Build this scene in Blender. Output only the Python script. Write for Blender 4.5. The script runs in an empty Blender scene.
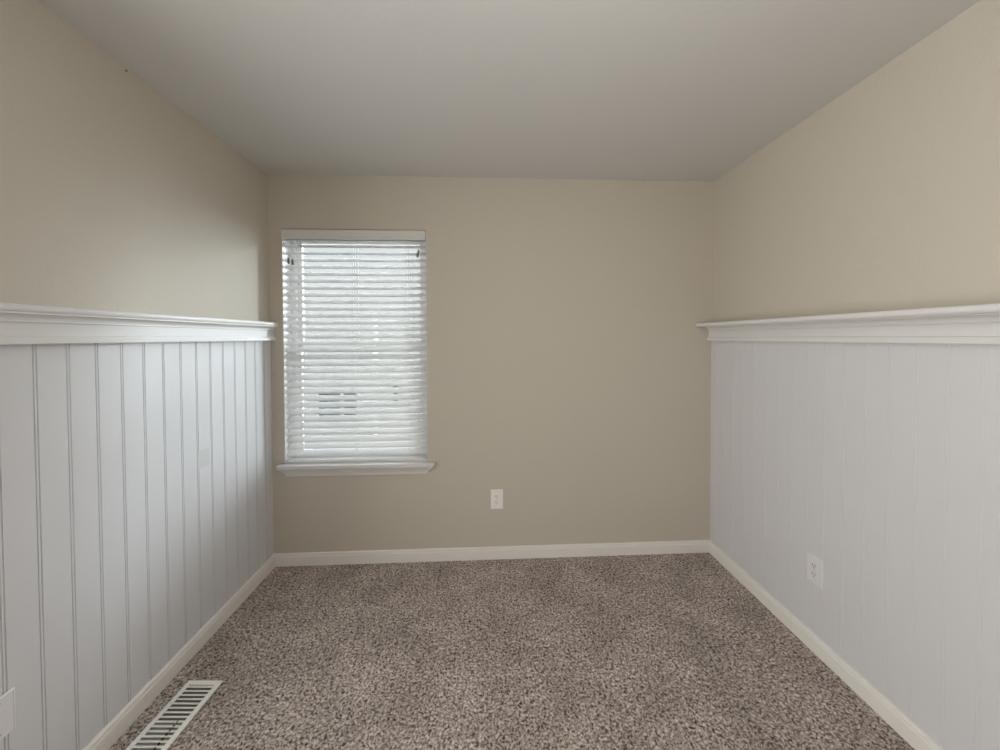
import bpy, bmesh, math, random
import numpy as np
from mathutils import Matrix, Vector

S = bpy.context.scene
C = S.collection
PI = math.pi

# ------------------------------------------------------------------ room dimensions (metres)
W = 2.832          # room width
H = 2.44           # ceiling height
YF = -3.45         # wall behind the camera
WT = 0.15          # wall thickness
DY0, DY1, DZ = -2.80, -1.80, 2.05  # unseen doorway added in the left wall to let fill light in
WX0, WX1, WZ0, WZ1 = 0.081, 0.968, 0.637, 2.106    # window opening

# ------------------------------------------------------------------ camera
cam = bpy.data.cameras.new('camera')
cam.sensor_width = 36.0
cam.lens = 36.0 * 365.0 / 1000.0
cam.shift_x = -0.0023
cam.shift_y = -0.0306
cam.clip_start = 0.02
co = bpy.data.objects.new('camera', cam)
C.objects.link(co)
yaw, pit, rol = -0.0486, 0.0187, -0.0034
right0 = Vector((math.cos(yaw), math.sin(yaw), 0))       # inverse of the fitted projection
fwd0 = Vector((-math.sin(yaw), math.cos(yaw), 0))
up0 = Vector((0, 0, 1))
right0 = Vector((math.cos(yaw), -math.sin(-yaw), 0))
fwd = fwd0 * math.cos(pit) - up0 * math.sin(pit)
up = fwd0 * math.sin(pit) + up0 * math.cos(pit)
rx = right0 * math.cos(rol) + up * math.sin(rol)
ux = -right0 * math.sin(rol) + up * math.cos(rol)
M = Matrix((rx, ux, -fwd)).transposed().to_4x4()
M.translation = Vector((1.3327, -2.3336, 1.4269))
co.matrix_world = M
S.camera = co

# ------------------------------------------------------------------ world, lights, exposure
S.view_settings.view_transform = 'Standard'
S.view_settings.look = 'None'
S.view_settings.gamma = 1.0
S.view_settings.exposure = 0.0
S.view_settings.use_curve_mapping = False
S.cycles.use_denoising = True
S.cycles.max_bounces = 12
S.cycles.diffuse_bounces = 8
S.cycles.transparent_max_bounces = 16
S.cycles.sample_clamp_indirect = 9.3

world = bpy.data.worlds.new('overcast_sky')
S.world = world
world.use_nodes = True
bg = world.node_tree.nodes['Background']
bg.inputs['Color'].default_value = (0.92, 0.96, 1.0, 1)
bg.inputs['Strength'].default_value = 9.3


def area(name, loc, rot, sx, sy, power, col, portal=False, spread=None):
    l = bpy.data.lights.new(name, 'AREA')
    l.shape = 'RECTANGLE'
    l.size, l.size_y = sx, sy
    l.energy = power
    l.color = col
    if spread is not None:
        l.spread = spread
    o = bpy.data.objects.new(name, l)
    C.objects.link(o)
    o.location = loc
    o.rotation_euler = rot
    if portal:
        l.cycles.is_portal = True
    return o


# daylight portal just outside the window, facing into the room
area('window_daylight', ((WX0 + WX1) / 2, WT + 0.01, (WZ0 + WZ1) / 2), (-PI / 2, 0, 0), WX1 - WX0, WZ1 - WZ0, 1, (1, 1, 1), portal=True)
# added fill light from the left, set in the unseen side doorway
area('doorway_fill', (-WT - 0.05, (DY0 + DY1) / 2, 1.04), (PI / 2, 0, -PI / 2), DY1 - DY0 - 0.04, 1.98, 42, (1.0, 0.985, 0.955))
# the overhead fill added near the camera follows after the sun
# bright hazy sun side of the sky, low and off to the right beyond the neighbour house
sl = bpy.data.lights.new('hazy_sun', 'SUN')
sl.energy = 17.0
sl.angle = math.radians(40)
sl.color = (0.84, 0.93, 1.0)
slo = bpy.data.objects.new('hazy_sun', sl)
C.objects.link(slo)
az, el = math.radians(52), math.radians(9)
slo.rotation_euler = Vector((math.sin(az) * math.cos(el), math.cos(az) * math.cos(el), math.sin(el))).to_track_quat('Z', 'Y').to_euler()
pl = bpy.data.lights.new('overhead_fill', 'POINT')  # added fill light out of view, no lamp fixture
pl.energy = 12
pl.shadow_soft_size = 0.14
pl.color = (1.0, 0.972, 0.93)
plo = bpy.data.objects.new('overhead_fill', pl)
C.objects.link(plo)
plo.location = (1.62, -2.05, 2.0)


# ------------------------------------------------------------------ materials
def mat(name, col, rough=0.5, bump=None, spec=0.5, metal=0.0, mottle=None, rough_var=None):
    m = bpy.data.materials.new(name)
    m.use_nodes = True
    nt = m.node_tree
    b = nt.nodes['Principled BSDF']
    b.inputs['Base Color'].default_value = (*col, 1)
    b.inputs['Roughness'].default_value = rough
    b.inputs['Specular IOR Level'].default_value = spec
    b.inputs['Metallic'].default_value = metal
    tc = nt.nodes.new('ShaderNodeTexCoord')
    if bump:
        last = None
        for sc, st, dist in bump:
            n = nt.nodes.new('ShaderNodeTexNoise')
            n.inputs['Scale'].default_value = sc
            n.inputs['Detail'].default_value = 3
            nt.links.new(tc.outputs['Object'], n.inputs['Vector'])
            bn = nt.nodes.new('ShaderNodeBump')
            bn.inputs['Strength'].default_value = st
            bn.inputs['Distance'].default_value = dist
            nt.links.new(n.outputs['Fac'], bn.inputs['Height'])
            if last:
                nt.links.new(last.outputs['Normal'], bn.inputs['Normal'])
            last = bn
        nt.links.new(last.outputs['Normal'], b.inputs['Normal'])
    if mottle:
        sc, amt = mottle
        n = nt.nodes.new('ShaderNodeTexNoise')
        n.inputs['Scale'].default_value = sc
        nt.links.new(tc.outputs['Object'], n.inputs['Vector'])
        mx = nt.nodes.new('ShaderNodeMix')
        mx.data_type = 'RGBA'
        nt.links.new(n.outputs['Fac'], mx.inputs[0])
        mx.inputs[6].default_value = (*[c * (1 - amt) for c in col], 1)
        mx.inputs[7].default_value = (*[min(1, c * (1 + amt)) for c in col], 1)
        nt.links.new(mx.outputs[2], b.inputs['Base Color'])
    return m


PAINT = mat('greige_wall_paint', (0.565, 0.525, 0.452), 0.62, [(95, 0.22, 0.004), (28, 0.10, 0.006)], 0.35, mottle=(1.3, 0.012))
CEIL = mat('ceiling_paint', (0.62, 0.62, 0.61), 0.66, [(60, 0.18, 0.004), (18, 0.08, 0.006)], 0.3, mottle=(1.1, 0.012))
PANEL = mat('white_panel_paint', (0.66, 0.665, 0.69), 0.36, [(40, 0.03, 0.002)], 0.45, mottle=(2.5, 0.012))
TRIM = mat('white_trim_paint', (0.72, 0.72, 0.72), 0.35, [(30, 0.02, 0.002)], 0.45)
BASEP = mat('warm_white_baseboard_paint', (0.81, 0.79, 0.76), 0.3, [(30, 0.02, 0.002)], 0.5)
PAINTED = mat('painted_over_plastic', (0.75, 0.75, 0.76), 0.36, None, 0.45)
PLASTIC = mat('white_plastic', (0.88, 0.86, 0.84), 0.32, None, 0.5)
VINYL = mat('white_vinyl', (0.85, 0.85, 0.86), 0.35)
DARK = mat('dark_slot', (0.03, 0.03, 0.03), 0.7)
SCREW = mat('painted_screw', (0.55, 0.54, 0.52), 0.35, None, 0.5, 0.4)
REG = mat('white_enamelled_steel', (0.90, 0.90, 0.87), 0.35, None, 0.5)
DAMP = mat('galvanised_damper', (0.42, 0.42, 0.40), 0.45, None, 0.5, 0.3)
TASSEL = mat('grey_cord_tassel', (0.17, 0.165, 0.15), 0.5)
CORD = mat('white_cord', (0.78, 0.78, 0.77), 0.7)
VAL = mat('white_valance', (0.68, 0.67, 0.66), 0.4)
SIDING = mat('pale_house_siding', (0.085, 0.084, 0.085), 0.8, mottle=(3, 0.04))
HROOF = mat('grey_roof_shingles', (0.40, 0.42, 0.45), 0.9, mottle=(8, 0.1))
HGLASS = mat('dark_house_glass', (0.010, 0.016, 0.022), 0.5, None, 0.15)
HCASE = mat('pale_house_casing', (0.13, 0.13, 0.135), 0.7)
LAWN = mat('pale_ground', (0.45, 0.45, 0.42), 0.95, mottle=(1, 0.1))
MARK = mat('grey_scuff', (0.13, 0.12, 0.11), 0.7)
PATCH = mat('smooth_filler_patch', (0.60, 0.61, 0.62), 0.6)


def slat_material():
    m = bpy.data.materials.new('white_translucent_slat')
    m.use_nodes = True
    nt = m.node_tree
    nt.nodes.clear()
    out = nt.nodes.new('ShaderNodeOutputMaterial')
    d = nt.nodes.new('ShaderNodeBsdfPrincipled')
    d.inputs['Base Color'].default_value = (0.84, 0.84, 0.835, 1)
    d.inputs['Roughness'].default_value = 0.4
    t = nt.nodes.new('ShaderNodeBsdfTranslucent')
    t.inputs['Color'].default_value = (0.9, 0.9, 0.91, 1)
    mx = nt.nodes.new('ShaderNodeMixShader')
    mx.inputs[0].default_value = 0.15
    nt.links.new(d.outputs[0], mx.inputs[1])
    nt.links.new(t.outputs[0], mx.inputs[2])
    nt.links.new(mx.outputs[0], out.inputs[0])
    return m


SLAT = slat_material()


def glass_material():
    m = bpy.data.materials.new('window_glass')
    m.use_nodes = True
    nt = m.node_tree
    nt.nodes.clear()
    out = nt.nodes.new('ShaderNodeOutputMaterial')
    t = nt.nodes.new('ShaderNodeBsdfTransparent')
    t.inputs['Color'].default_value = (0.95, 0.97, 0.96, 1)
    g = nt.nodes.new('ShaderNodeBsdfGlossy')
    g.inputs['Roughness'].default_value = 0.02
    f = nt.nodes.new('ShaderNodeFresnel')
    f.inputs['IOR'].default_value = 1.45
    mx = nt.nodes.new('ShaderNodeMixShader')
    nt.links.new(f.outputs[0], mx.inputs[0])
    nt.links.new(t.outputs[0], mx.inputs[1])
    nt.links.new(g.outputs[0], mx.inputs[2])
    nt.links.new(mx.outputs[0], out.inputs[0])
    return m


GLASS = glass_material()


def carpet_material():
    m = bpy.data.materials.new('brown_grey_frieze_carpet')
    m.use_nodes = True
    nt = m.node_tree
    b = nt.nodes['Principled BSDF']
    b.inputs['Roughness'].default_value = 0.95
    b.inputs['Specular IOR Level'].default_value = 0.1
    b.inputs['Sheen Weight'].default_value = 0.15
    tc = nt.nodes.new('ShaderNodeTexCoord')

    def noise(sc, det, rough=0.5, dist=0.0):
        n = nt.nodes.new('ShaderNodeTexNoise')
        n.inputs['Scale'].default_value = sc
        n.inputs['Detail'].default_value = det
        n.inputs['Roughness'].default_value = rough
        n.inputs['Distortion'].default_value = dist
        nt.links.new(tc.outputs['Object'], n.inputs['Vector'])
        return n

    yarn = noise(105, 2.0, 0.6, 0.6)
    r = nt.nodes.new('ShaderNodeValToRGB')
    e = r.color_ramp.elements
    e[0].position, e[0].color = 0.34, (0.055, 0.041, 0.034, 1)
    e[1].position, e[1].color = 0.67, (0.65, 0.585, 0.545, 1)
    k = e.new(0.44); k.color = (0.235, 0.19, 0.17, 1)
    k = e.new(0.54); k.color = (0.42, 0.367, 0.336, 1)
    nt.links.new(yarn.outputs['Fac'], r.inputs[0])
    big = noise(4.5, 3.0, 0.6)
    mr = nt.nodes.new('ShaderNodeMapRange')
    mr.inputs[1].default_value = 0.35
    mr.inputs[2].default_value = 0.65
    mr.inputs[3].default_value = 0.95
    mr.inputs[4].default_value = 1.28
    nt.links.new(big.outputs['Fac'], mr.inputs[0])
    mul = nt.nodes.new('ShaderNodeVectorMath')
    mul.operation = 'SCALE'
    nt.links.new(r.outputs[0], mul.inputs[0])
    nt.links.new(mr.outputs[0], mul.inputs['Scale'])
    nt.links.new(mul.outputs[0], b.inputs['Base Color'])
    fine = noise(420, 2.0)
    bn = nt.nodes.new('ShaderNodeBump')
    bn.inputs['Strength'].default_value = 0.5
    bn.inputs['Distance'].default_value = 0.003
    nt.links.new(fine.outputs['Fac'], bn.inputs['Height'])
    nt.links.new(bn.outputs['Normal'], b.inputs['Normal'])
    return m


CARPET = carpet_material()


# ------------------------------------------------------------------ mesh helpers
def add_box(bm, x0, x1, y0, y1, z0, z1):
    v = [bm.verts.new(p) for p in ((x0, y0, z0), (x1, y0, z0), (x1, y1, z0), (x0, y1, z0),
                                   (x0, y0, z1), (x1, y0, z1), (x1, y1, z1), (x0, y1, z1))]
    for f in ((0, 3, 2, 1), (4, 5, 6, 7), (0, 1, 5, 4), (1, 2, 6, 5), (2, 3, 7, 6), (3, 0, 4, 7)):
        bm.faces.new([v[i] for i in f])
    return v


def loft(bm, rings, closed=True, caps=True):
    """rings: equal-length point lists joined one to the next."""
    rv = [[bm.verts.new(p) for p in r] for r in rings]
    n = len(rings[0])
    for a, b in zip(rv, rv[1:]):
        for i in range(n if closed else n - 1):
            j = (i + 1) % n
            bm.faces.new((a[i], a[j], b[j], b[i]))
    if caps:
        bm.faces.new(list(reversed(rv[0])))
        bm.faces.new(rv[-1])


def add_disc_prism(bm, c, axis, r, t, n=20, sx=1.0, sz=1.0):
    """short cylinder; axis is the direction it sticks out, sx/sz squash across/up."""
    axis = Vector(axis).normalized()
    z = Vector((0, 0, 1)) if abs(axis.z) < 0.9 else Vector((0, 1, 0))
    a = axis.cross(z).normalized()
    c = Vector(c)
    rings = []
    for d, k in ((0, 1.0), (t * 0.75, 1.0), (t, 0.9)):
        rings.append([c + axis * d + a * (math.cos(2 * PI * i / n) * r * k * sx) + z * (math.sin(2 * PI * i / n) * r * k * sz) for i in range(n)])
    loft(bm, rings)


def tube(bm, pts, radii, n=8):
    rings = []
    for i, p in enumerate(pts):
        p = Vector(p)
        q = Vector(pts[min(i + 1, len(pts) - 1)]) - Vector(pts[max(i - 1, 0)])
        q.normalize()
        a = q.cross(Vector((0.3, 1, 0.1))).normalized()
        b = q.cross(a).normalized()
        r = radii[i] if isinstance(radii, (list, tuple)) else radii
        rings.append([p + a * math.cos(2 * PI * k / n) * r + b * math.sin(2 * PI * k / n) * r for k in range(n)])
    loft(bm, rings)


def obj(name, bm, m, parent=None, bevel=0.0, smooth=False, seg=2):
    bmesh.ops.recalc_face_normals(bm, faces=bm.faces)
    me = bpy.data.meshes.new(name)
    bm.to_mesh(me)
    bm.free()
    me.materials.append(m)
    o = bpy.data.objects.new(name, me)
    C.objects.link(o)
    if smooth:
        for p in me.polygons:
            p.use_smooth = True
    if bevel:
        md = o.modifiers.new('bevel', 'BEVEL')
        md.width = bevel
        md.segments = seg
        md.limit_method = 'ANGLE'
        md.angle_limit = math.radians(40)
    if parent is not None:
        o.parent = parent
    return o


def struct(name, bm, m, parent=None, **k):
    o = obj(name, bm, m, parent, **k)
    if parent is None:
        o['kind'] = 'structure'
    return o


def thing(name, label, cat, loc=(0, 0, 0), rz=0.0, group=None):
    o = bpy.data.objects.new(name, None)
    C.objects.link(o)
    o.location = loc
    o.rotation_euler = (0, 0, rz)
    o['label'] = label
    o['category'] = cat
    if group:
        o['group'] = group
    return o


def box_obj(name, b, m, parent=None, **k):
    bm = bmesh.new()
    add_box(bm, *b)
    return obj(name, bm, m, parent, **k)


# ------------------------------------------------------------------ room shell
# ceiling
bm = bmesh.new(); add_box(bm, -WT, W + WT, YF - WT, WT, H, H + 0.12)
struct('ceiling', bm, CEIL)

# side walls (drywall)
bm = bmesh.new(); add_box(bm, W, W + WT, YF - WT, WT, -0.05, H)
struct('wall_right', bm, PAINT)


def wall_with_hole(name, x0, x1, z0, z1, hx0, hx1, hz0, hz1, ya, yb, m, side=False):
    """one closed wall mesh with a rectangular opening right through it"""
    bm = bmesh.new()
    xs, zs = [x0, hx0, hx1, x1], [z0, hz0, hz1, z1]
    for y in (ya, yb):
        g = [[bm.verts.new((y, x, z) if side else (x, y, z)) for z in zs] for x in xs]
        for i in range(3):
            for j in range(3):
                if i == 1 and j == 1:
                    continue
                bm.faces.new((g[i][j], g[i + 1][j], g[i + 1][j + 1], g[i][j + 1]))
        if y == ya:
            ga = g
    gb = g
    hole = [(1, 1), (2, 1), (2, 2), (1, 2)]
    rim = [(0, 0), (1, 0), (2, 0), (3, 0), (3, 1), (3, 2), (3, 3), (2, 3), (1, 3), (0, 3), (0, 2), (0, 1)]
    for loop in (hole, rim):
        for k in range(len(loop)):
            a, b = loop[k], loop[(k + 1) % len(loop)]
            bm.faces.new((ga[a[0]][a[1]], ga[b[0]][b[1]], gb[b[0]][b[1]], gb[a[0]][a[1]]))
    return struct(name, bm, m)


wall_with_hole('wall_back', 0, W, -0.05, H, WX0, WX1, WZ0, WZ1, 0, WT, PAINT)
wall_with_hole('wall_left', YF - WT, WT, -0.05, H, DY0, DY1, 0.0, DZ, -WT, 0, PAINT, side=True)
# the wall behind the camera
bm = bmesh.new(); add_box(bm, 0, W, YF - WT, YF, -0.05, H)
struct('wall_front', bm, PAINT)
# unseen box added behind the side doorway to keep sky light out
bm = bmesh.new()
add_box(bm, -1.2, -1.1, DY0 - 0.3, DY1 + 0.3, -0.05, H)
add_box(bm, -1.1, -WT, DY0 - 0.3, DY0 - 0.2, -0.05, H)
add_box(bm, -1.1, -WT, DY1 + 0.2, DY1 + 0.3, -0.05, H)
add_box(bm, -1.2, -WT, DY0 - 0.3, DY1 + 0.3, H, H + 0.12)
struct('wall_sky_block', bm, PAINT)
bm = bmesh.new(); add_box(bm, -1.1, 0.0, DY0 - 0.2, DY1 + 0.2, -0.05, 0.0)  # floor of the added light-blocking box
struct('floor_sky_block', bm, CARPET)

# carpeted floor: a fine relief of tufts, real geometry
rng = np.random.default_rng(5)


def build_floor():
    xs = np.arange(0.0, W + 0.001, 0.0055)
    ys = np.concatenate([np.linspace(YF - WT, -1.75, 30), np.arange(-1.745, 0.001, 0.0055)])
    X, Y = np.meshgrid(xs, ys, indexing='ij')
    Z = rng.random(X.shape) * 0.0065
    sm = (np.roll(Z, 1, 0) + np.roll(Z, -1, 0) + np.roll(Z, 1, 1) + np.roll(Z, -1, 1)) / 4
    Z = 0.7 * Z + 0.3 * sm - 0.004
    jx = (rng.random(X.shape) - 0.5) * 0.003
    jy = (rng.random(X.shape) - 0.5) * 0.003
    jx[0, :] = jx[-1, :] = 0
    jy[:, 0] = jy[:, -1] = 0
    V = np.stack([X + jx, Y + jy, Z], -1).reshape(-1, 3)
    nx, ny = X.shape
    i = np.arange(nx - 1)[:, None] * ny + np.arange(ny - 1)[None, :]
    F = np.stack([i, i + ny, i + ny + 1, i + 1], -1).reshape(-1, 4)
    me = bpy.data.meshes.new('floor')
    me.vertices.add(len(V)); me.vertices.foreach_set('co', V.ravel().astype(np.float32))
    me.loops.add(F.size); me.loops.foreach_set('vertex_index', F.ravel().astype(np.int32))
    me.polygons.add(len(F)); me.polygons.foreach_set('loop_start', (np.arange(len(F)) * 4).astype(np.int32))
    me.update(calc_edges=True)
    me.validate()
    me.materials.append(CARPET)
    o = bpy.data.objects.new('floor', me)
    C.objects.link(o)
    o['kind'] = 'structure'
    return o


build_floor()


# ------------------------------------------------------------------ beadboard panelling
def beadboard(name, side, first, pitch, depth, gw, bead, yend):
    """grooved sheet: pairs of grooves either side of a bead; side 0 = left wall, 1 = right wall"""
    pts = [(0.0, 0.0), (0.008, 0.0)]     # (out from wall, y)
    y = first
    while y > yend + 0.03:
        for c in (y + bead / 2, y - bead / 2):
            pts += [(0.008, c + gw), (0.008 - depth * 0.85, c + gw * 0.45), (0.008 - depth, c), (0.008 - depth * 0.85, c - gw * 0.45), (0.008, c - gw)]
        y -= pitch
    pts += [(0.008, yend), (0.0, yend)]
    bm = bmesh.new()
    rings = []
    for z in (0.0, 1.44):
        rings.append([((o if side == 0 else W - o), yy, z) for o, yy in pts])
    loft(bm, rings)
    return struct(name, bm, PANEL)


left_panel = beadboard('trim_1', 0, -0.074, 0.0861, 0.0042, 0.0018, 0.0078, DY1 + 0.06)
beadboard('trim_2', 1, -0.053, 0.0843, 0.0010, 0.0009, 0.0095, YF)


# a filled and smoothed spot between two grooves of the left panelling
bm = bmesh.new(); add_box(bm, 0.0079, 0.0084, -0.588, -0.520, 0.820, 0.905)
obj('filler_patch', bm, PATCH, left_panel, bevel=0.0002)


# ------------------------------------------------------------------ baseboards
BASE = [(0, 0), (0.014, 0), (0.014, 0.058), (0.0132, 0.064), (0.0105, 0.067), (0.0105, 0.069), (0.0118, 0.072), (0.0118, 0.076),
        (0.0095, 0.081), (0.0055, 0.0835), (0.0, 0.084)]
BASE = [(o, z * 0.925) for o, z in BASE]


def along_y(name, prof, side, off, y0, y1, m, mitre=True, kind=True, parent=None, smooth=False):
    """prof (out, z) swept along a side wall; off = distance of its back from the drywall"""
    bm = bmesh.new()
    rings = []
    for k, y in enumerate((y0, y1)):
        ring = []
        for o, z in prof:
            x = off + o if side == 0 else W - off - o
            ring.append((x, y - (o if (mitre and k == 0) else 0), z))
        rings.append(ring)
    loft(bm, rings)
    o = obj(name, bm, m, parent, bevel=0.0)
    if kind:
        o['kind'] = 'structure'
    return o


along_y('baseboard_left', BASE, 0, 0.008, 0.0, DY1 + 0.06, BASEP)
along_y('baseboard_right', BASE, 1, 0.008, 0.0, YF, BASEP)
bm = bmesh.new()
loft(bm, [[(0.008 + o, -o, z) for o, z in BASE], [(W - 0.008 - o, -o, z) for o, z in BASE]])
struct('baseboard_back', bm, BASEP)


# ------------------------------------------------------------------ shelf rails over the panelling
def arc(cx, cz, r, a0, a1, n=6, rz=None):
    return [(cx + r * math.cos(math.radians(a0 + (a1 - a0) * i / n)), cz + (rz or r) * math.sin(math.radians(a0 + (a1 - a0) * i / n))) for i in range(n + 1)]


def shelf_rail(side, n, top, proj):
    t = bpy.data.objects.new('trim_%d' % n, None)
    C.objects.link(t)
    t['kind'] = 'structure'
    yend = DY1 + 0.06 if side == 0 else YF
    # shelf board with rounded front edge
    th = 0.023
    prof = [(0, top - th), (proj - 0.006, top - th)] + arc(proj - 0.008, top - th / 2, 0.008, -75, 75, 6, th / 2 - 0.0005) + [(proj - 0.009, top), (0, top)]
    along_y('shelf_board', prof, side, 0.0, 0.0, yend, TRIM, mitre=False, kind=False, parent=t)
    # crown / cove under it, flat frieze, and small band at the foot
    b = top - th
    z_c = b - 0.024
    cove = [(0, b)] + [(0.052, b), (0.052, b - 0.004)]
    cove += [(0.050 - 0.020 * math.sin(math.radians(a)), b - 0.004 - 0.017 * (1 - math.cos(math.radians(a)))) for a in (10, 25, 40, 55, 70, 90)]
    cove += [(0.030, z_c), (0.0335, z_c - 0.0005), (0.0335, z_c - 0.003), (0.029, z_c - 0.004), (0.0, z_c - 0.004)]
    along_y('cove_moulding', cove, side, 0.0, 0.0, yend, TRIM, mitre=False, kind=False, parent=t)
    z_b = top - 0.089
    frieze = [(0, z_c - 0.004), (0.027, z_c - 0.004), (0.027, z_b), (0, z_b)]
    along_y('frieze_board', frieze, side, 0.0, 0.0, yend, TRIM, mitre=False, kind=False, parent=t)
    foot = top - 0.113
    band = [(0, z_b), (0.029, z_b)] + [(0.0345, z_b - 0.003), (0.0355, z_b - 0.007), (0.0355, foot + 0.002), (0.034, foot), (0, foot)]
    along_y('band_moulding', band, side, 0.0, 0.0, yend, TRIM, mitre=False, kind=False, parent=t)
    return t


shelf_rail(0, 3, 1.5255, 0.054)
shelf_rail(1, 4, 1.5155, 0.114)


# casing of the added, unseen side doorway
dtrim = bmesh.new()
for ya, yb, za, zb in ((DY1, DY1 + 0.058, 0, DZ + 0.058), (DY0 - 0.058, DY0, 0, DZ + 0.058), (DY0, DY1, DZ, DZ + 0.058)):
    add_box(dtrim, 0.0, 0.016, ya, yb, za, zb)
struct('trim_5', dtrim, TRIM, bevel=0.002)

# ------------------------------------------------------------------ window
win = bpy.data.objects.new('window_1', None)
C.objects.link(win)
win.location = ((WX0 + WX1) / 2, 0.11, WZ0)
win['kind'] = 'structure'


def wchild(name, bm, m, **k):
    """window pieces are modelled in room coordinates, then hung on the window"""
    o = obj(name, bm, m, None, **k)
    o.parent = win
    o.matrix_parent_inverse = Matrix.Translation(-win.location)
    return o


def ring_frame(bm, x0, x1, z0, z1, w, y0, y1):
    add_box(bm, x0, x0 + w, y0, y1, z0, z1)
    add_box(bm, x1 - w, x1, y0, y1, z0, z1)
    add_box(bm, x0 + w, x1 - w, y0, y1, z0, z0 + w)
    add_box(bm, x0 + w, x1 - w, y0, y1, z1 - w, z1)


bm = bmesh.new(); ring_frame(bm, WX0 + 0.001, WX1 - 0.001, WZ0 + 0.001, WZ1 - 0.001, 0.032, 0.095, 0.148)
wchild('window_frame', bm, VINYL, bevel=0.003)
zm = 1.36
bm = bmesh.new(); ring_frame(bm, WX0 + 0.034, WX1 - 0.034, WZ0 + 0.034, zm + 0.015, 0.028, 0.100, 0.120)
wchild('lower_sash', bm, VINYL, bevel=0.002)
bm = bmesh.new(); ring_frame(bm, WX0 + 0.034, WX1 - 0.034, zm - 0.010, WZ1 - 0.034, 0.028, 0.122, 0.142)
wchild('upper_sash', bm, VINYL, bevel=0.002)
bm = bmesh.new(); add_box(bm, WX0 + 0.06, WX1 - 0.06, 0.108, 0.112, WZ0 + 0.06, zm - 0.012)
wchild('lower_pane', bm, GLASS)
bm = bmesh.new(); add_box(bm, WX0 + 0.06, WX1 - 0.06, 0.130, 0.134, zm + 0.017, WZ1 - 0.06)
wchild('upper_pane', bm, GLASS)

# white liners on the sides and head of the opening
bm = bmesh.new()
add_box(bm, WX0 + 0.0004, WX0 + 0.0034, 0.001, 0.094, WZ0 + 0.003, WZ1 - 0.004)
wchild('jamb_liner', bm, TRIM)
bm = bmesh.new()
add_box(bm, WX1 - 0.0034, WX1 - 0.0004, 0.001, 0.094, WZ0 + 0.003, WZ1 - 0.004)
wchild('jamb_liner', bm, TRIM)

# stool (inner sill board) with ears, notched round the opening
bm = bmesh.new()
zs0, zs1 = 0.6265, 0.6365
out = [(0.046, -0.0005), (0.046, -0.034), (0.052, -0.042), (1.010, -0.042), (1.016, -0.034), (1.016, -0.0005)]
loft(bm, [[(x, y, z) for x, y in out] for z in (zs0, zs1 + 0.0025)])
add_box(bm, WX0 + 0.001, WX1 - 0.001, -0.0005, 0.095, WZ0 + 0.0005, WZ0 + 0.002)
wchild('window_stool', bm, TRIM, bevel=0.003)
# apron: a cove moulding under the stool with returned ends
bm = bmesh.new()
ap = [(0.039, 0.6265), (0.039, 0.619), (0.036, 0.614), (0.031, 0.606), (0.026, 0.598), (0.0215, 0.590), (0.018, 0.582), (0.0155, 0.574), (0.015, 0.568), (0.014, 0.565)]
ax0, ax1 = 0.094, 0.966
rings = []
for o, z in ap:
    e = (o - 0.014) * 1.75
    rings.append([(ax0 - e, 0, z), (ax0 - e, -o, z), (ax1 + e, -o, z), (ax1 + e, 0, z)])
loft(bm, rings)
wchild('window_apron', bm, TRIM)

# ------------------------------------------------------------------ blind
BX0, BX1 = 0.0870, 0.9620
BY = 0.036
blind = thing('window_blind', 'white horizontal slat blind lowered over the whole window', 'blind', ((BX0 + BX1) / 2, BY, 0.64))


def bchild(name, bm, m, parent=blind, **k):
    o = obj(name, bm, m, None, **k)
    o.parent = parent
    inv = Matrix.Translation(-blind.location)
    o.matrix_parent_inverse = inv if parent is blind else Matrix.Identity(4)
    return o


# valance, flush with the wall, with a small lip
bm = bmesh.new()
vp = [(-0.012, 2.040), (-0.014, 2.043), (-0.014, 2.050), (-0.011, 2.053), (-0.011, 2.090), (-0.014, 2.093), (-0.014, 2.097), (-0.012, 2.099), (-0.003, 2.099), (-0.003, 2.040)]
loft(bm, [[(x, y, z) for y, z in vp] for x in (WX0 + 0.0045, WX1 - 0.0045)])
bchild('valance', bm, VAL)
bm = bmesh.new(); add_box(bm, BX0, BX1, 0.012, 0.060, 2.070, 2.092)
bchild('headrail', bm, VINYL, bevel=0.002)

PITCH = 0.0436
TILT = math.radians(33)
n_slats = 32
bm = bmesh.new()
z_top = 2.050
for k in range(n_slats):
    zc = z_top - k * PITCH
    ring = []
    hw, th = 0.0252, 0.0028
    pr = []
    for i in range(7):          # gently crowned slat, thin but solid
        u = -1 + 2 * i / 6
        pr.append((u * hw, 0.0016 * (1 - u * u) + th / 2 * (1 if abs(u) < 1 else 0.35)))
    for i in range(7):
        u = 1 - 2 * i / 6
        pr.append((u * hw, 0.0016 * (1 - u * u) - th / 2 * (1 if abs(u) < 1 else 0.35)))
    # room edge low, outer edge high
    wob = 0.0006 * math.sin(k * 2.1)
    for x in (BX0, BX1):
        ring.append([(x, BY + a * math.cos(TILT) - b * math.sin(TILT), zc + wob + a * math.sin(TILT) + b * math.cos(TILT)) for a, b in pr])
    loft(bm, ring)
add_box(bm, BX0, BX1, BY - 0.0252, BY + 0.0252, 0.6535, 0.6563)      # last slat lies flat on the rail
bchild('slats', bm, SLAT)
zlast = z_top - (n_slats - 1) * PITCH

# bottom rail resting just above the stool
bm = bmesh.new()
add_box(bm, BX0, BX1, BY - 0.026, BY + 0.026, 0.6405, 0.6515)
bchild('bottom_rail', bm, VINYL, bevel=0.004)

# ladder cords: front and back cords of each ladder, one part per ladder
for x in (0.190, 0.525, 0.860):
    bm = bmesh.new()
    for yy in (BY - 0.0262, BY + 0.0262):
        tube(bm, [(x, yy, 2.062), (x, yy, 0.652)], 0.0010, 6)
    tube(bm, [(x - 0.012, BY - 0.0275, 2.062), (x - 0.012, BY - 0.0275, 0.652)], 0.0008, 6)
    bchild('ladder_cord', bm, CORD)

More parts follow.
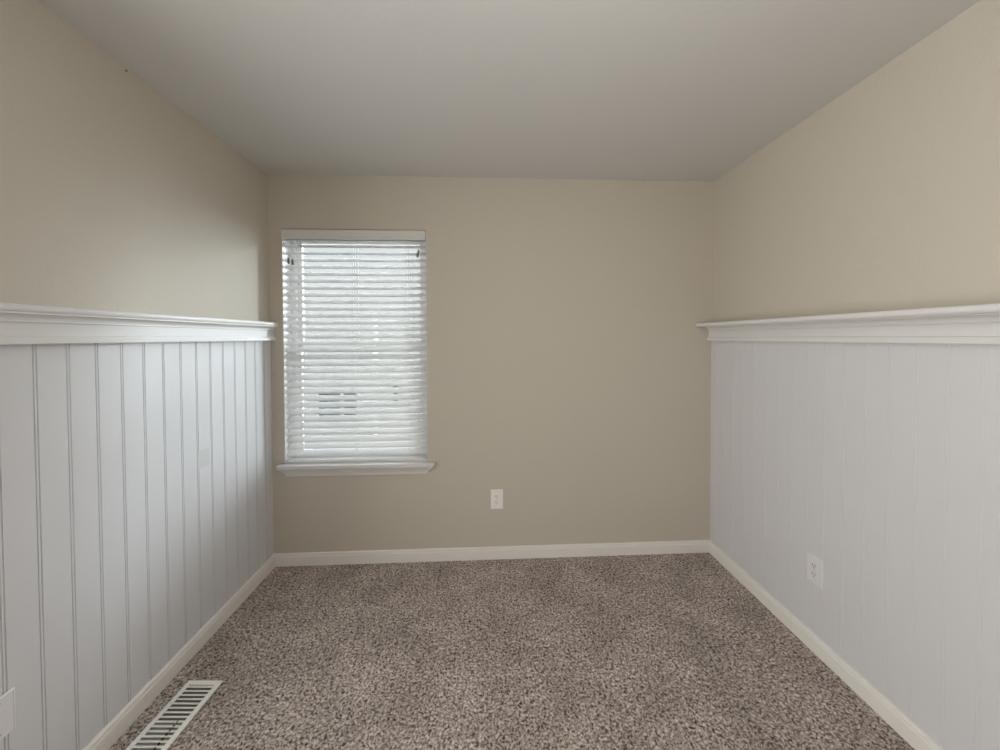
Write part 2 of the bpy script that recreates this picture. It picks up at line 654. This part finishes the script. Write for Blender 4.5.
# tilt cords, left, two short cords ending in tassels; lift cord, right
for x, z1, dx in ((0.124, 1.925, 0.000), (0.146, 1.918, 0.002), (0.921, 1.982, -0.008)):
    bm = bmesh.new()
    top = (x + (0.0 if dx >= 0 else 0.016), -0.004, 2.06)
    mid = (x - dx * 0.4, -0.0035, (2.06 + z1) / 2)
    tube(bm, [top, mid, (x, -0.004, z1)], 0.0011, 6)
    cordo = bchild('pull_cord', bm, CORD)
    bm = bmesh.new()
    L = 0.036 if dx >= 0 else 0.050
    pts, rad = [], []
    for s, r in ((0, 0.0025), (0.1, 0.0050), (0.35, 0.0062), (0.75, 0.0068), (0.95, 0.0066), (1.0, 0.0050)):
        pts.append((x + dx * s, -0.004, z1 - L * s)); rad.append(r)
    tube(bm, pts, rad, 10)
    tas = obj('tassel', bm, TASSEL, None, smooth=True)
    tas.parent = cordo
    tas.matrix_parent_inverse = (Matrix.Translation(blind.location) @ cordo.matrix_parent_inverse).inverted()
    tas['label'] = 'small dark grey tassel'
# valance clip at the left end
bm = bmesh.new()
tube(bm, [(0.092, -0.004, 2.040), (0.102, -0.006, 2.012), (0.109, -0.006, 1.985), (0.106, -0.004, 1.978)], [0.004, 0.004, 0.0035, 0.002], 8)
bchild('valance_clip', bm, PLASTIC)


# ------------------------------------------------------------------ electrical outlets
def make_outlet(label, loc, rz, PL=None):
    """duplex receptacle: modelled facing -y, back on y = 0, centred on its origin"""
    t = thing('electrical_outlet', label, 'outlet', loc, rz)
    bm = bmesh.new()
    w, h, d = 0.039, 0.0625, 0.0055
    holes = []
    # bevelled cover plate
    loft(bm, [[(sx * w * k, -y, sz * h * (k if k == 1 else 1 - (1 - k) * w / h)) for sx, sz in ((-1, -1), (1, -1), (1, 1), (-1, 1))]
              for y, k in ((0, 1.0), (0.003, 1.0), (d, 0.93))])
    PL = PL or PLASTIC
    plate = obj('cover_plate', bm, PL, t, bevel=0.0008)
    for s in (1, -1):
        bm = bmesh.new()
        zc = s * 0.0195
        ring = []
        for i in range(28):
            a = 2 * PI * i / 28
            ring.append((max(-0.0172, min(0.0172, 0.0195 * math.cos(a))), max(-0.0142, min(0.0142, 0.0195 * math.sin(a)))))
        loft(bm, [[(x * k, -y, zc + z * k) for x, z in ring] for y, k in ((d - 0.0005, 1), (d + 0.0018, 1), (d + 0.0024, 0.95))])
        face = obj('socket', bm, PL, t)
        bm = bmesh.new()
        yy = -(d + 0.0024)
        add_box(bm, -0.0078, -0.0054, yy - 0.0003, yy + 0.001, zc - 0.001, zc + 0.0085)
        add_box(bm, 0.0054, 0.0075, yy - 0.0003, yy + 0.001, zc - 0.0002, zc + 0.0078)
        add_disc_prism(bm, (0, yy + 0.001, zc - 0.0072), (0, -1, 0), 0.0026, 0.0013, 12)
        obj('slots', bm, DARK, face)
    bm = bmesh.new()
    add_disc_prism(bm, (0, -d + 0.0003, 0), (0, -1, 0), 0.0034, 0.0015, 14)
    add_box(bm, -0.0028, 0.0028, -d - 0.0016, -d - 0.001, -0.0004, 0.0004)
    obj('screw', bm, SCREW, t)
    return t


make_outlet('white duplex outlet on the beige wall below and right of the window', (1.4075, 0.0, 0.386), 0)
make_outlet('white duplex outlet on the white panelled right wall above its baseboard', (W - 0.008, -0.772, 0.369), -PI / 2, PAINTED)
# wide blank plate low on the left panelling
t = thing('wall_plate', 'white wall plate low on the left panelling, cut off by the left frame edge', 'wall plate', (0.008, -1.3195, 0.393), PI / 2)
bm = bmesh.new()
w, h = 0.058, 0.0585
rg = []
for y, k in ((0, 0.0), (0.0035, 0.0), (0.006, 0.0035), (0.006, 0.0045), (0.0052, 0.0055)):
    rg.append([(sx * (w - k), -y, sz * (h - k)) for sx, sz in ((-1, -1), (1, -1), (1, 1), (-1, 1))])
loft(bm, rg)
obj('cover_plate', bm, PAINTED, t, bevel=0.0006)
for sx in (-0.023, 0.023):
    for sz in (-0.042, 0.042):
        bm = bmesh.new()
        add_disc_prism(bm, (sx, -0.005, sz), (0, -1, 0), 0.0034, 0.0012, 14)
        add_box(bm, sx - 0.0028, sx + 0.0028, -0.0064, -0.0060, sz - 0.0004, sz + 0.0004)
        obj('screw', bm, SCREW, t)

# ------------------------------------------------------------------ floor register
reg = thing('floor_vent', 'white metal floor register with louvres set in the carpet beside the left baseboard', 'vent', (0.163, -0.940, 0.0045), math.radians(-3.2))
hw, hl = 0.0715, 0.155           # half width (x), half length (y)
iw, il = 0.0525, 0.134           # half size of the louvred opening
bm = bmesh.new()
outer = [(hw, hl), (hw, -hl), (-hw, -hl), (-hw, hl)]
inner = [(iw, il), (iw, -il), (-iw, -il), (-iw, il)]
rings = []
for q, k, z in ((outer, 1.0, 0.0), (outer, 1.0, 0.002), (outer, 0.955, 0.0055), (inner, 1.04, 0.0060), (inner, 1.0, 0.0050), (inner, 1.0, 0.0)):
    rings.append([(x * (k if q is inner else 1) - (0 if q is inner else math.copysign(hw * (1 - k), x)), y - (math.copysign(hw * (1 - k), y) if q is outer else 0), z) for x, y in q])
rings.append(rings[0])
rv = [[bm.verts.new(p) for p in r] for r in rings[:-1]]
rv.append(rv[0])
for a, b in zip(rv, rv[1:]):
    for i in range(4):
        j = (i + 1) % 4
        bm.faces.new((a[i], a[j], b[j], b[i]))
obj('frame', bm, REG, reg, bevel=0.0006)
bm = bmesh.new()
nl = 16
lp = 2 * il / nl
for k in range(nl):
    y = -il + (k + 0.5) * lp
    a = math.radians(-22)
    hwid, th = 0.0054, 0.0006
    pr = [(-hwid, -th), (hwid, -th), (hwid, th), (-hwid, th)]
    loft(bm, [[(x, y + u * math.cos(a) - v * math.sin(a), 0.0034 + u * math.sin(a) + v * math.cos(a)) for u, v in pr] for x in (-iw, iw)])
obj('louvres', bm, REG, reg)
# damper blades lying under the louvres, near half closed
bm = bmesh.new()
add_box(bm, -iw, iw, -il, 0.0, -0.0012, -0.0006)
obj('damper', bm, DAMP, reg)
bm = bmesh.new()
add_box(bm, -iw, iw, -il, il, -0.0018, -0.0014)  # flat grey sheet in place of the shaded hollow of the duct
obj('duct_opening', bm, mat('duct_shade_grey', (0.20, 0.197, 0.18), 0.8), reg)
# row of small square holes of the damper linkage
bm = bmesh.new()
for k in range(9):
    y = -il + 0.008 + k * 0.0145
    add_box(bm, 0.026, 0.030, y - 0.003, y + 0.003, 0.0, 0.0058)
obj('damper_linkage', bm, DARK, reg)

# ------------------------------------------------------------------ neighbour house seen through the blind
house = thing('neighbour_house', 'pale house with a small dark window, faintly visible through the blind', 'house', (-1.6, 6.0, -3.0))


def hchild(name, bm, m, parent=house):
    o = obj(name, bm, m, None)
    o.parent = parent
    o.matrix_parent_inverse = Matrix.Translation(-house.location) if parent is house else Matrix.Identity(4)
    return o


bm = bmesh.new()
gx0, gx1, gz, gp = -4.0, 1.0, 3.9, 5.2  # built taller than the house seen, to block the bright sky
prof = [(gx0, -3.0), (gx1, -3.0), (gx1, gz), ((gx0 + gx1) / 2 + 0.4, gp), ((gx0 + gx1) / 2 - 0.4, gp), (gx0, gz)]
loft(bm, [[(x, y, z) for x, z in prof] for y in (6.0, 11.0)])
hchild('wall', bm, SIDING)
bm = bmesh.new()
rp = [(gx0 - 0.25, gz - 0.05), ((gx0 + gx1) / 2 - 0.42, gp + 0.02), ((gx0 + gx1) / 2 + 0.42, gp + 0.02), (gx1 + 0.25, gz - 0.05)]
loft(bm, [[(x, y, z) for x, z in rp] + [(x, y, z + 0.12) for x, z in reversed(rp)] for y in (5.75, 11.2)])
hchild('roof', bm, HROOF)
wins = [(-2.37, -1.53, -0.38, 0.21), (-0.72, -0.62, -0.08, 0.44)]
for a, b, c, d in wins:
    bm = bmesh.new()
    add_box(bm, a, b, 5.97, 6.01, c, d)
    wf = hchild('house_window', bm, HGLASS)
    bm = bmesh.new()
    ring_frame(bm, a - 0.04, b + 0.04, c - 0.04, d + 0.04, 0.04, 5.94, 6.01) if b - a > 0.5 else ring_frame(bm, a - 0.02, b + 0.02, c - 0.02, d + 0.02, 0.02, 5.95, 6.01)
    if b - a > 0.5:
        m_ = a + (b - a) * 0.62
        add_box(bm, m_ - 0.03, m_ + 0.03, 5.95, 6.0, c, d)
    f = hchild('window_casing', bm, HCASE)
bm = bmesh.new(); add_box(bm, -14, 12, 0.6, 24, -3.1, -3.0)
g = obj('ground_outside', bm, LAWN)
g['kind'] = 'structure'

# ------------------------------------------------------------------ small marks
# dark speck where ceiling meets the left wall
bm = bmesh.new()
add_disc_prism(bm, (0.0, -0.885, 2.428), (1, 0, 0), 0.0045, 0.0015, 10)
o = obj('nail', bm, MARK)
o['label'] = 'tiny dark nail head at the top of the left wall, just under the ceiling'
o['category'] = 'nail'
